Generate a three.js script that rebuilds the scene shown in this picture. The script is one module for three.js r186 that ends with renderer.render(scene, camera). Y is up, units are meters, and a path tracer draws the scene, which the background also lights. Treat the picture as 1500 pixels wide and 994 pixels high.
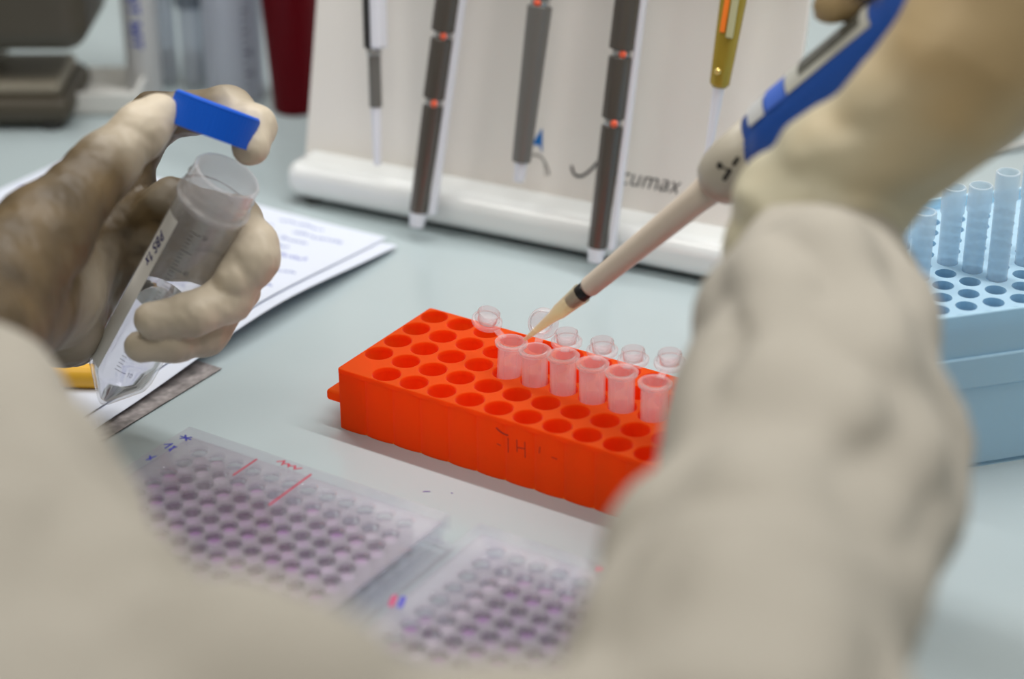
import * as THREE from 'three';
import { mergeGeometries, toCreasedNormals } from 'three/addons/utils/BufferGeometryUtils.js';
import { RoundedBoxGeometry } from 'three/addons/geometries/RoundedBoxGeometry.js';
import { ImprovedNoise } from 'three/addons/math/ImprovedNoise.js';
import { RectAreaLightUniformsLib } from 'three/addons/lights/RectAreaLightUniformsLib.js';

// ---------------------------------------------------------------- camera, light, exposure
const TOP = 0.75;                       // bench top above the floor, metres; below, positions are millimetres from the rack on the bench
const W = 1500, H = 994, FPX = 3042.2;  // photograph frame and focal length in its pixels
const YAW = 0.5673396, PITCH = -0.4658367, ROLL = -0.0030478;
const EYE = new THREE.Vector3(460.8, 421.5, 606.4);
const scene = new THREE.Scene();
scene.background = new THREE.Color(0x0b0c0d);
const camera = new THREE.PerspectiveCamera(2 * Math.atan(H / 2 / FPX) * 180 / Math.PI, W / H, 0.02, 20);
camera.rotation.set(PITCH, YAW, ROLL, 'YXZ');
camera.position.set(EYE.x / 1000, TOP + EYE.y / 1000, EYE.z / 1000);
camera.focus = 0.858;
camera.userData.fStop = camera.getFocalLength() / 15.5;   // a 15.5 mm wide aperture
camera.updateMatrixWorld(true);
const renderer = new THREE.WebGLRenderer({ antialias: true });
renderer.toneMapping = THREE.LinearToneMapping;
renderer.toneMappingExposure = 1.0;
renderer.shadowMap.enabled = true;
RectAreaLightUniformsLib.init();
const TUBE_LIGHT = { at: [90, 800, -240], size: [1.25, 0.034], color: [1, 0.98, 0.955], power: 53 };   // fluorescent batten hung over the bench
const PANEL_LIGHT = { size: [1.2, 0.6], color: [1, 0.96, 0.9], power: 4.3, at: [[-0.85, 0.95], [0.85, 0.95]] };

// ---------------------------------------------------------------- helpers
const V3 = (x, y, z) => new THREE.Vector3(x, y, z);
const R3 = new THREE.Matrix3().setFromMatrix4(camera.matrixWorld).elements;
const CX = V3(R3[0], R3[1], R3[2]), CY = V3(R3[3], R3[4], R3[5]), CZ = V3(R3[6], R3[7], R3[8]);
const ray = (u, v) => CX.clone().multiplyScalar((u - W / 2) / FPX).addScaledVector(CY, -(v - H / 2) / FPX).sub(CZ);
const at = (u, v, depth) => EYE.clone().addScaledVector(ray(u, v), depth);                   // pixel + depth in mm
const onY = (u, v, y = 0) => { const d = ray(u, v); return EYE.clone().addScaledVector(d, (y - EYE.y) / d.y); };
const onPlane = (u, v, p, n) => { const d = ray(u, v); return EYE.clone().addScaledVector(d, p.clone().sub(EYE).dot(n) / d.dot(n)); };
const depthOf = (p) => -p.clone().sub(EYE).dot(CZ);
const pxOf = (p) => { const q = p.clone().sub(EYE), z = -q.dot(CZ); return [W / 2 + FPX * q.dot(CX) / z, H / 2 - FPX * q.dot(CY) / z]; };
const toM = (p) => V3(p.x / 1000, TOP + p.y / 1000, p.z / 1000);
let seed = 7;
const rnd = () => { seed = (seed * 1664525 + 1013904223) >>> 0; return seed / 4294967296; };
const noise = new ImprovedNoise();
const nz = (x, y, z) => noise.noise(x, y, z);

const used = {};
function numbered(n) { used[n] = (used[n] ?? -1) + 1; return used[n] ? `${n}_${String(used[n]).padStart(3, '0')}` : n; }
function mesh(name, geo, mat, parent) {
  const m = new THREE.Mesh(geo, mat); m.castShadow = m.receiveShadow = true;
  m.name = parent ? name : numbered(name); (parent || scene).add(m); return m;
}
function tag(o, label, category, group) { o.userData.label = label; o.userData.category = category; if (group) o.userData.group = group; return o; }
function thing(name, label, category, p, group) {   // p: mm
  const g = new THREE.Group(); g.name = numbered(name); scene.add(g);
  if (p) g.position.copy(toM(p)); return tag(g, label, category, group);
}
function struct(name, geo, mat) { const m = mesh(name, geo, mat); m.userData.kind = 'structure'; m.userData.label = STRUCT[name] || name; return m; }
const MM = (g) => g.scale(0.001, 0.001, 0.001);
const bx = (w, h, d, x = 0, y = 0, z = 0, r = 0, seg = 3) => {
  const g = r ? new RoundedBoxGeometry(w, h, d, seg, r) : new THREE.BoxGeometry(w, h, d);
  return g.translate(x, y, z);
};
const lathe = (pts, seg = 40) => new THREE.LatheGeometry(pts.map(([r, y]) => new THREE.Vector2(Math.max(r, 0), y)), seg);
const crease = (g, a = 0.6) => toCreasedNormals(g, a);
const join = (list) => mergeGeometries(list.map((g) => { const q = g.index ? g.toNonIndexed() : g; for (const k of Object.keys(q.attributes)) if (!['position', 'normal', 'uv'].includes(k)) q.deleteAttribute(k); return q; }));
const std = (o) => new THREE.MeshPhysicalMaterial({ roughness: 0.5, metalness: 0, ...o, color: o.color ? new THREE.Color().setRGB(...o.color) : 0xffffff });
const thin = (color, transmission, roughness, ior = 1.45) => std({ color, transmission, roughness, thickness: 0, ior });
function canvasTex(w, h, draw, srgb = true) {
  const c = document.createElement('canvas'); c.width = w; c.height = h;
  const g = c.getContext('2d'); draw(g, w, h);
  const t = new THREE.CanvasTexture(c); if (srgb) t.colorSpace = THREE.SRGBColorSpace; t.magFilter = THREE.LinearFilter; return t;
}
function noiseTex(n, fn) {           // greyscale data texture, tiling not needed
  const d = new Uint8Array(n * n * 4);
  for (let j = 0; j < n; j++) for (let i = 0; i < n; i++) { const v = Math.max(0, Math.min(255, Math.round(fn(i / n, j / n) * 255))); d.set([v, v, v, 255], (j * n + i) * 4); }
  const t = new THREE.DataTexture(d, n, n); t.magFilter = THREE.LinearFilter; t.wrapS = t.wrapT = THREE.RepeatWrapping; t.needsUpdate = true; return t;
}
const ink = (tex, roughness = 0.6) => new THREE.MeshStandardMaterial({ map: tex, transparent: true, roughness, side: THREE.DoubleSide });
function patch(r, y0, y1, t0, t1, seg = 16) {   // a piece of a cylinder wall, mm
  return new THREE.CylinderGeometry(r, r, y1 - y0, seg, 1, true, t0, t1 - t0).translate(0, (y0 + y1) / 2, 0);
}
function orient(o, yAxis, zHint) {
  const y = yAxis.clone().normalize(), x = y.clone().cross(zHint).normalize(), z = x.clone().cross(y);
  o.quaternion.setFromRotationMatrix(new THREE.Matrix4().makeBasis(x, y, z)); return o;
}
function scribble(g, x, y, w, h, n, r) {   // one illegible handwritten word
  g.beginPath(); g.moveTo(x, y);
  for (let i = 1; i <= n; i++) { const a = x + w * i / n; g.quadraticCurveTo(a - w / n * 0.9 * r(), y - h * (0.3 + r()), a, y + h * 0.35 * (r() - 0.5)); }
  g.stroke();
}
// ---- signed-distance modelling: smooth unions of tapered capsules, meshed with surface nets (mm)
const smin = (a, b, k) => { const h = Math.max(k - Math.abs(a - b), 0) / k; return Math.min(a, b) - h * h * k * 0.25; };
const cap = (a, b, ra, rb) => { const d = b.clone().sub(a), L = d.lengthSq() || 1e-9; return (x, y, z) => {
  const px = x - a.x, py = y - a.y, pz = z - a.z, t = Math.max(0, Math.min(1, (px * d.x + py * d.y + pz * d.z) / L));
  return Math.hypot(px - d.x * t, py - d.y * t, pz - d.z * t) - (ra + (rb - ra) * t); }; };
const chain = (pts, k = 5) => { const c = []; for (let i = 0; i + 1 < pts.length; i++) c.push(cap(pts[i].p, pts[i + 1].p, pts[i].r, pts[i + 1].r));
  return (x, y, z) => { let d = c[0](x, y, z); for (let i = 1; i < c.length; i++) d = smin(d, c[i](x, y, z), k); return d; }; };
function nets(f, lo, hi, cell, colour) {
  const n = [0, 1, 2].map((i) => Math.ceil((hi.getComponent(i) - lo.getComponent(i)) / cell) + 1), [nx, ny, nzz] = n;
  const v = new Float32Array(nx * ny * nzz), id = (i, j, k) => i + nx * (j + ny * k);
  for (let k = 0; k < nzz; k++) for (let j = 0; j < ny; j++) for (let i = 0; i < nx; i++) v[id(i, j, k)] = f(lo.x + i * cell, lo.y + j * cell, lo.z + k * cell);
  const vert = new Int32Array(nx * ny * nzz).fill(-1), P = [], I = [];
  for (let k = 0; k < nzz - 1; k++) for (let j = 0; j < ny - 1; j++) for (let i = 0; i < nx - 1; i++) {
    let m = 0, sx = 0, sy = 0, sz = 0;
    for (let e = 0; e < 12; e++) {
      const ax = e >> 2, b = e & 1, c = (e >> 1) & 1;
      const o = ax === 0 ? [0, b, c] : ax === 1 ? [b, 0, c] : [b, c, 0], q = [...o]; q[ax] = 1;
      const v0 = v[id(i + o[0], j + o[1], k + o[2])], v1 = v[id(i + q[0], j + q[1], k + q[2])];
      if ((v0 < 0) === (v1 < 0)) continue;
      const t = v0 / (v0 - v1); m++; sx += o[0] + (ax === 0 ? t : 0); sy += o[1] + (ax === 1 ? t : 0); sz += o[2] + (ax === 2 ? t : 0);
    }
    if (m) { vert[id(i, j, k)] = P.length / 3; P.push(lo.x + (i + sx / m) * cell, lo.y + (j + sy / m) * cell, lo.z + (k + sz / m) * cell); }
  }
  for (let k = 1; k < nzz - 1; k++) for (let j = 1; j < ny - 1; j++) for (let i = 1; i < nx - 1; i++) {
    const s0 = v[id(i, j, k)] < 0;
    const quad = (a, b, c, d, flip) => { if (a < 0 || b < 0 || c < 0 || d < 0) return; flip ? I.push(a, c, b, a, d, c) : I.push(a, b, c, a, c, d); };
    if (s0 !== v[id(i + 1, j, k)] < 0) quad(vert[id(i, j - 1, k - 1)], vert[id(i, j, k - 1)], vert[id(i, j, k)], vert[id(i, j - 1, k)], !s0);
    if (s0 !== v[id(i, j + 1, k)] < 0) quad(vert[id(i - 1, j, k - 1)], vert[id(i - 1, j, k)], vert[id(i, j, k)], vert[id(i, j, k - 1)], !s0);
    if (s0 !== v[id(i, j, k + 1)] < 0) quad(vert[id(i - 1, j - 1, k)], vert[id(i, j - 1, k)], vert[id(i, j, k)], vert[id(i - 1, j, k)], !s0);
  }
  const N = new Float32Array(P.length), C = colour ? new Float32Array(P.length) : null, e = cell * 0.4;
  for (let q = 0; q < P.length; q += 3) {
    const [x, y, z] = [P[q], P[q + 1], P[q + 2]];
    const g = V3(f(x + e, y, z) - f(x - e, y, z), f(x, y + e, z) - f(x, y - e, z), f(x, y, z + e) - f(x, y, z - e)).normalize();
    N.set([g.x, g.y, g.z], q); if (C) C.set(colour(x, y, z), q);
  }
  const geo = new THREE.BufferGeometry();
  geo.setAttribute('position', new THREE.Float32BufferAttribute(P.map((c, q) => c / 1000 + (q % 3 === 1 ? TOP : 0)), 3));
  geo.setAttribute('normal', new THREE.BufferAttribute(N, 3));
  if (C) geo.setAttribute('color', new THREE.BufferAttribute(C, 3));
  geo.setIndex(I); return geo;
}

// ---------------------------------------------------------------- the room
const STRUCT = {
  floor: 'grey vinyl floor of the laboratory', ceiling: 'white flat ceiling of the laboratory', wall_back: 'white painted wall behind the bench',
  wall_front: 'white painted wall behind the worker', wall_left: 'white painted wall at the end of the bench', wall_right: 'white painted wall opposite the bench end' };
const wallMat = std({ color: [0.74, 0.735, 0.71], roughness: 0.85 });
const X0 = -2.3, X1 = 2.3, Z0 = -0.86, Z1 = 2.9, HY = 2.7, TH = 0.12;
struct('floor', bx(X1 - X0 + 2 * TH, TH, Z1 - Z0 + 2 * TH, 0, -TH / 2, (Z0 + Z1) / 2), std({ color: [0.42, 0.42, 0.41], roughness: 0.5 }));
struct('ceiling', bx(X1 - X0 + 2 * TH, TH, Z1 - Z0 + 2 * TH, 0, HY + TH / 2, (Z0 + Z1) / 2), std({ color: [0.8, 0.8, 0.78], roughness: 0.9 }));
struct('wall_back', bx(X1 - X0 + 2 * TH, HY, TH, 0, HY / 2, Z0 - TH / 2), wallMat);
struct('wall_front', bx(X1 - X0 + 2 * TH, HY, TH, 0, HY / 2, Z1 + TH / 2), wallMat);
struct('wall_left', bx(TH, HY, Z1 - Z0, X0 - TH / 2, HY / 2, (Z0 + Z1) / 2), wallMat);
struct('wall_right', bx(TH, HY, Z1 - Z0, X1 + TH / 2, HY / 2, (Z0 + Z1) / 2), wallMat);

// bench
{
  const b = thing('lab_bench', 'pale grey-white laminate lab bench carrying all the labware', 'bench');
  const spots = noiseTex(256, (u, v) => 0.5 + 0.25 * nz(u * 40, v * 40, 1) + 0.25 * nz(u * 9, v * 9, 4));
  const m = std({ color: [0.43, 0.508, 0.53], roughness: 0.24, ior: 1.7 }); m.roughnessMap = null; m.bumpMap = spots; m.bumpScale = 0.00004;
  mesh('worktop', bx(3.2, 0.03, 1.12, 0, TOP - 0.015, -0.27, 0.004), m, b);
  const leg = std({ color: [0.5, 0.51, 0.52], roughness: 0.4, metalness: 0.6 });
  for (const x of [-1.5, 1.5]) for (const z of [-0.78, 0.22]) mesh('leg', bx(0.05, TOP - 0.03, 0.05, x, (TOP - 0.03) / 2, z, 0.004), leg, b);
  mesh('apron', bx(3.0, 0.08, 0.02, 0, TOP - 0.07, -0.78), leg, b);
  const t = canvasTex(256, 64, (g) => { g.strokeStyle = 'rgba(110,80,160,0.9)'; g.lineCap = 'round'; g.lineWidth = 9; g.beginPath(); g.moveTo(20, 42); g.quadraticCurveTo(40, 30, 66, 34); g.stroke(); g.beginPath(); g.moveTo(222, 26); g.lineTo(232, 30); g.stroke(); });
  const p = onY(642, 721); const im = mesh('ink_mark', MM(new THREE.PlaneGeometry(14, 3.5).rotateX(-Math.PI / 2).rotateY(0.4)), ink(t), b);
  im.position.copy(toM(p).add(V3(0, 0.0002, 0))); im.userData.label = 'two small violet ink flecks';
}

// lamps
const lampWhite = std({ color: [0.8, 0.8, 0.8], roughness: 0.4 });
{
  const { at: [x, y, z], size: [w, d], color, power } = TUBE_LIGHT;
  const g = thing('batten_lamp', 'white fluorescent batten lamp hung above the bench', 'lamp', V3(x, y, z));
  mesh('housing', bx(w + 0.06, 0.035, 0.06, 0, 0.045, 0, 0.006), lampWhite, g);
  const tb = mesh('tube', new THREE.CylinderGeometry(d / 2, d / 2, w, 20).rotateZ(Math.PI / 2).translate(0, 0.01, 0), new THREE.MeshStandardMaterial({ color: 0xffffff, emissive: new THREE.Color().setRGB(...color), emissiveIntensity: 2 }), g);
  tb.userData.label = 'glowing white tube';
  for (const s of [-1, 1]) mesh('socket', bx(0.02, 0.05, 0.045, s * (w / 2 + 0.012), 0.012, 0, 0.004), lampWhite, g);
  for (const s of [-1, 1]) mesh('hanger', new THREE.CylinderGeometry(0.003, 0.003, HY - TOP - y / 1000 - 0.06, 8).translate(s * 0.5, (HY - TOP - y / 1000 - 0.06) / 2 + 0.06, 0), lampWhite, g);
  const l = new THREE.RectAreaLight(new THREE.Color().setRGB(...color), power, w, d); l.position.set(0, -0.0085, 0); l.rotation.x = -Math.PI / 2; g.add(l);
}
PANEL_LIGHT.at.forEach(([x, z], i) => {
  const { size: [w, d], color, power } = PANEL_LIGHT;
  const g = thing('ceiling_panel', 'square-edged white light panel set flat against the ceiling', 'lamp', null, 'ceiling light panels'); g.position.set(x, HY, z);
  mesh('frame', join([bx(w + 0.05, 0.03, 0.025, 0, -0.015, d / 2 + 0.0125), bx(w + 0.05, 0.03, 0.025, 0, -0.015, -d / 2 - 0.0125), bx(0.025, 0.03, d, w / 2 + 0.0125, -0.015, 0), bx(0.025, 0.03, d, -w / 2 - 0.0125, -0.015, 0)]), lampWhite, g);
  mesh('diffuser', bx(w, 0.01, d, 0, -0.018, 0), new THREE.MeshStandardMaterial({ color: 0xffffff, emissive: new THREE.Color().setRGB(...color), emissiveIntensity: 1.2 }), g);
  const l = new THREE.RectAreaLight(new THREE.Color().setRGB(...color), power, w, d); l.position.set(0, -0.026, 0); l.rotation.x = -Math.PI / 2; g.add(l);
});

// ---------------------------------------------------------------- orange tube rack
const PI = Math.PI, PITCHMM = 13.6, COLS = 16, ROWS = 5, RH = 28, RM = 6.7;
const orange = std({ color: [1, 0.19, 0.003], roughness: 0.96, specularIntensity: 0.2, transmission: 0.7, thickness: 0, side: THREE.DoubleSide });
const rx0 = -RM, rx1 = (COLS - 1) * PITCHMM + RM, rz0 = -(ROWS - 1) * PITCHMM - RM, rz1 = RM;
{
  const g = thing('tube_rack', 'bright orange plastic microtube rack with five rows of round holes', 'tube rack', V3(0, 0, 0));
  const s = new THREE.Shape(), r = 1.6;
  s.moveTo(rx0 + r, -rz1); s.lineTo(rx1 - r, -rz1); s.quadraticCurveTo(rx1, -rz1, rx1, -rz1 + r); s.lineTo(rx1, -rz0 - r); s.quadraticCurveTo(rx1, -rz0, rx1 - r, -rz0);
  s.lineTo(rx0 + r, -rz0); s.quadraticCurveTo(rx0, -rz0, rx0, -rz0 - r); s.lineTo(rx0, -rz1 + r); s.quadraticCurveTo(rx0, -rz1, rx0 + r, -rz1);
  for (let c = 0; c < COLS; c++) for (let k = 0; k < ROWS; k++) { const h = new THREE.Path(); h.absarc(c * PITCHMM + 0.003 * k, k * PITCHMM + 0.002 * c, 5.9, 0.2 + 0.31 * k + 0.17 * c, 0.2 + 0.31 * k + 0.17 * c - 2 * PI, true); s.holes.push(h); }
  const top = new THREE.ExtrudeGeometry(s, { depth: 1.6, bevelEnabled: true, bevelThickness: 0.45, bevelSize: 0.4, bevelOffset: -0.4, bevelSegments: 2, curveSegments: 14 }).rotateX(-PI / 2).translate(0, RH - 2.05, 0);
  mesh('top_plate', MM(crease(top, 0.25)), orange, g);
  // side walls: a shallow bulge at every well
  const N = 15, bulge = (t) => 0.9 * Math.sqrt(Math.abs(Math.cos(t * PI))) - 0.9;
  const pts = [];
  for (let i = 0; i <= COLS * N; i++) { const t = i / N - 0.5; pts.push([Math.max(rx0 + 0.1, Math.min(rx1 - 0.1, t * PITCHMM)), rz1 + bulge(t)]); }
  const ringPts = [...pts, [rx1 - 0.1, rz0 + 1]]; for (let i = COLS * N; i >= 0; i--) { const t = i / N - 0.5; ringPts.push([Math.max(rx0 + 0.1, Math.min(rx1 - 0.1, t * PITCHMM)), rz0 - bulge(t)]); }
  ringPts.push(pts[0]);
  const wp = [], wi = []; ringPts.forEach(([x, z], i) => { wp.push(x, 0, z, x, RH - 1.2, z); if (i) wi.push(2 * i - 2, 2 * i, 2 * i - 1, 2 * i - 1, 2 * i, 2 * i + 1); });   // a moulded wall is one thin skin
  const wgeo = new THREE.BufferGeometry(); wgeo.setAttribute('position', new THREE.Float32BufferAttribute(wp, 3)); wgeo.setAttribute('uv', new THREE.Float32BufferAttribute(wp.flatMap((v, i) => (i % 3 === 0 ? [v, wp[i + 1]] : [])), 2)); wgeo.setIndex(wi);
  mesh('side_wall', MM(crease(wgeo.toNonIndexed(), 0.5)), orange, g);
  mesh('base_plate', MM(bx(rx1 - rx0 - 1, 0.7, rz1 - rz0 - 1.4, (rx0 + rx1) / 2, 0.4, (rz0 + rz1) / 2)), std({ color: [1, 0.19, 0.003], roughness: 0.7, specularIntensity: 0.2 }), g);
  const wg = MM(lathe([[0, 1.2], [5.6, 1.2], [5.95, 1.8], [5.95, RH - 1.4]], 28));
  for (let c = 0; c < COLS; c++) for (let k = 0; k < ROWS; k++) { const w = mesh('well', wg, orange, g); w.position.set(c * PITCHMM / 1000, 0, -k * PITCHMM / 1000); }
  for (const sx of [-1, 1]) mesh('end_tab', MM(bx(9, 5, 34, sx < 0 ? rx0 - 4.3 : rx1 + 4.3, 12, (rz0 + rz1) / 2 + 14, 1.5)), orange, g);
  const t = canvasTex(512, 256, (c) => {   // worn pen on the front
    c.lineCap = 'round'; c.strokeStyle = 'rgba(45,25,20,0.75)'; c.lineWidth = 9;
    c.beginPath(); c.moveTo(60, 26); c.quadraticCurveTo(90, 50, 128, 48); c.stroke();
    c.strokeStyle = 'rgba(45,25,20,0.6)'; c.lineWidth = 6;
    for (const [a, b, d, e] of [[132, 66, 132, 150], [186, 60, 188, 130], [236, 58, 238, 150], [190, 104, 236, 98], [330, 60, 326, 96], [404, 98, 434, 100], [64, 120, 84, 124]]) { c.beginPath(); c.moveTo(a, b); c.lineTo(d, e); c.stroke(); }
  });
  const dm = mesh('pen_mark', MM(new THREE.PlaneGeometry(38, 19).translate(86, 15.5, rz1 + 0.12)), ink(t), g); dm.userData.label = 'worn dark handwriting';
}

// ---------------------------------------------------------------- open microtubes in the rack
{
  const pp = thin([0.99, 0.965, 0.975], 0.9, 0.36), ppc = thin([0.99, 0.965, 0.975], 0.92, 0.3);
  const body = MM(lathe([[0, 0], [1.6, 0.3], [2.4, 2], [5.15, 20], [5.35, 37.4], [6.6, 37.6], [6.75, 38.6], [6.4, 39], [4.9, 39], [4.75, 37], [4.5, 20.3], [1.6, 2.2], [0, 1.2]], 36));
  const lid = MM(lathe([[0, 0], [6, 0], [6.4, 0.5], [6.4, 1.7], [5.9, 2.1], [4.9, 2.1], [4.75, 5.6], [4.2, 5.8], [4.1, 1.4], [0, 1.3]], 36));
  const strap = MM(bx(3.2, 0.7, 5, 0, 0, 0, 0.3));
  const spec = [   // column, rim height, lean x/z (deg), lid direction (from rim, mm x/z), lid lift mm, lid tilt deg, label
    [4, 43, 0, -3.5, -16, -6, 2.5, 14, 'open microtube with its lid bent away over the empty holes'],
    [5, 42.3, 0, 0, -5, -15, 6, 58, 'open microtube under the pipette tip, lid standing half upright'],
    [6, 43.6, 0, 0.5, -6.2, -13, -0.6, 4, 'third open microtube of the row, counted from the one with its lid over empty holes'],
    [7, 43.6, 0, 0.5, -3.4, -13.6, -0.4, 5, 'fourth open microtube of the row, counted from the one with its lid over empty holes'],
    [8, 43.6, 0, 1, -2.6, -14, -0.8, 3, 'fifth open microtube of the row, next to the last one by the sleeve'],
    [9, 43, 0, -1, -1.6, -15, 2.4, 7, 'last open microtube of the row, half hidden by the white sleeve'],
  ];
  for (const [c, rim, lx, lz, dx, dz, lift, tilt, label] of spec) {
    const g = thing('microtube', label, 'microtube', V3(c * PITCHMM, rim - 39, -2 * PITCHMM), 'open microtubes in the orange rack');
    g.rotation.set(lx * PI / 180, 0, lz * PI / 180);
    mesh('body', body, pp, g);
    const L = Math.hypot(dx, dz), a = Math.atan2(dx, dz);
    const lm = mesh('lid', lid, ppc, g); lm.position.set(dx / 1000, (37 + lift) / 1000, dz / 1000); lm.rotation.set(0, 0, 0); lm.rotateY(a); lm.rotateX(-tilt * PI / 180);
    const h = mesh('hinge', strap, ppc, g); const k = 7.6 / L; h.position.set(dx * k / 1000, (37.8 + lift * 0.4) / 1000, dz * k / 1000); h.rotateY(a); h.rotateX(-Math.atan2(lift, 9));
    const ms = mesh('liquid', MM(lathe([[0, 1.3], [1.5, 2.2], [2.3, 6], [2.3, 6.2], [0, 6.1]], 20)), thin([0.95, 0.8, 0.8], 0.8, 0.2), g);
  }
}

// ---------------------------------------------------------------- micropipette held in the right hand
const TIP = onY(769, 497, 45.5), PQ = at(1057, 262, 762), PD = PQ.clone().sub(TIP).normalize();
const along = (u) => { let a = 0, b = 400; for (let i = 0; i < 40; i++) { const m = (a + b) / 2; pxOf(TIP.clone().addScaledVector(PD, m))[0] < u ? a = m : b = m; } return a; };
{
  const g = thing('micropipette', 'blue and white micropipette with a pale yellow tip held over the open tubes', 'pipette', TIP);
  orient(g, PD, CZ);
  const sT = along(852), s1 = along(1050), s2 = s1 + 27, s3 = s2 + 130;
  const white = std({ color: [0.66, 0.57, 0.47], roughness: 0.35 }), blue = std({ color: [0.012, 0.085, 0.42], roughness: 0.35 });
  const tipm = mesh('tip', MM(lathe([[0.55, 0], [0.75, 0], [2.3, sT * 0.5], [3.2, sT * 0.62], [3.9, sT - 3], [4.2, sT], [3.9, sT], [3.6, sT - 3], [2.9, sT * 0.62], [2.0, sT * 0.5], [0.55, 0]], 32)), thin([0.985, 0.93, 0.79], 0.84, 0.4), g);
  tipm.userData.label = 'translucent pale yellow tip';
  mesh('nozzle', MM(lathe([[0, sT - 7.5], [2.9, sT - 7], [3.1, sT - 3.2], [3.0, sT - 2.6], [3.0, sT - 1.6], [3.5, sT - 1], [3.55, sT + 4.5], [0, sT + 4.5]], 28)), std({ color: [0.01, 0.01, 0.012], roughness: 0.3 }), g);
  mesh('shaft', MM(lathe([[0, sT + 4], [3.7, sT + 4], [4.1, sT + 5], [5.4, s1 - 12], [6.4, s1 + 1], [0, s1 + 2]], 36)), white, g);
  const col = mesh('collar', MM(lathe([[0, s1 - 3], [6.3, s1 - 3], [9.5, s1], [11.4, s1 + 5], [12.1, s1 + 12], [12.4, s2], [0, s2 + 1]], 40)), std({ color: [0.46, 0.42, 0.34], roughness: 0.4 }), g);
  const mk = canvasTex(256, 256, (c) => {
    c.fillStyle = 'rgba(15,12,10,0.92)'; c.strokeStyle = 'rgba(15,12,10,0.92)'; c.lineCap = 'round'; c.lineWidth = 20;
    c.beginPath(); c.moveTo(118, 52); c.lineTo(126, 84); c.stroke(); c.beginPath(); c.moveTo(136, 118); c.lineTo(150, 168); c.stroke();
    c.beginPath(); c.arc(90, 150, 16, 0, 7); c.fill(); c.lineWidth = 9; c.beginPath(); c.moveTo(96, 146); c.lineTo(128, 126); c.stroke();
  });
  const p1 = mesh('pen_mark', MM(patch(12.35, s1 + 4, s1 + 25, -0.95, 0.75)), ink(mk), col); p1.userData.label = 'black percent-like pen mark';
  const mk2 = canvasTex(256, 128, (c) => { c.strokeStyle = 'rgba(40,20,22,0.85)'; c.lineCap = 'round'; c.lineWidth = 17; for (const [a, b, d, e] of [[30, 80, 44, 88], [84, 50, 100, 64], [110, 40, 122, 44], [170, 70, 186, 60]]) { c.beginPath(); c.moveTo(a, b); c.lineTo(d, e); c.stroke(); } });
  mesh('pen_mark', MM(patch(12.35, s1 + 6, s1 + 18, 0.75, 1.7)), ink(mk2), col);
  // body: the blue grip with its pointed lower lip and the display on the upper side
  const bl = lathe([[0, s2 - 0.5], [12.3, s2], [13.2, s2 + 10], [14, s2 + 30], [14.4, s3 - 10], [12.5, s3], [0, s3 + 1]], 48);
  const P = bl.attributes.position;
  for (let i = 0; i < P.count; i++) { const y = P.getY(i), x = P.getX(i), z = P.getZ(i); if (y < s2 + 12 && y > s2 - 1) { const r = Math.hypot(x, z), th = Math.atan2(x, z); if (r > 5) P.setY(i, y - 7 * Math.max(0, Math.cos(th - 0.9)) * (1 - (y - s2) / 12)); } }
  bl.computeVertexNormals();
  const bd = mesh('handle', MM(bl), blue, g);
  const t0 = -1.7, t1 = -0.62;
  mesh('display_bezel', MM(patch(14.55, s2 + 25, s2 + 66, t0, t1)), std({ color: [0.5, 0.5, 0.45], roughness: 0.4 }), bd);
  const dp = mesh('display', MM(patch(14.75, s2 + 32, s2 + 62, t0 + 0.28, t1 - 0.22)), std({ color: [0.1, 0.1, 0.085], roughness: 0.15 }), bd); dp.userData.label = 'dark grey volume display';
  mesh('label_patch', MM(patch(13.9, s2 + 5, s2 + 13, t0, t1)), std({ color: [0.55, 0.56, 0.56], roughness: 0.5 }), bd);
  mesh('light_band', MM(patch(14.1, s2 + 14, s2 + 24, t0, t1)), std({ color: [0.06, 0.15, 0.6], roughness: 0.4 }), bd);
  mesh('plunger', MM(lathe([[0, s3], [4, s3], [4, s3 + 22], [9, s3 + 23], [9.5, s3 + 30], [8, s3 + 33], [0, s3 + 33.5]], 28)), white, g);
}

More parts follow.
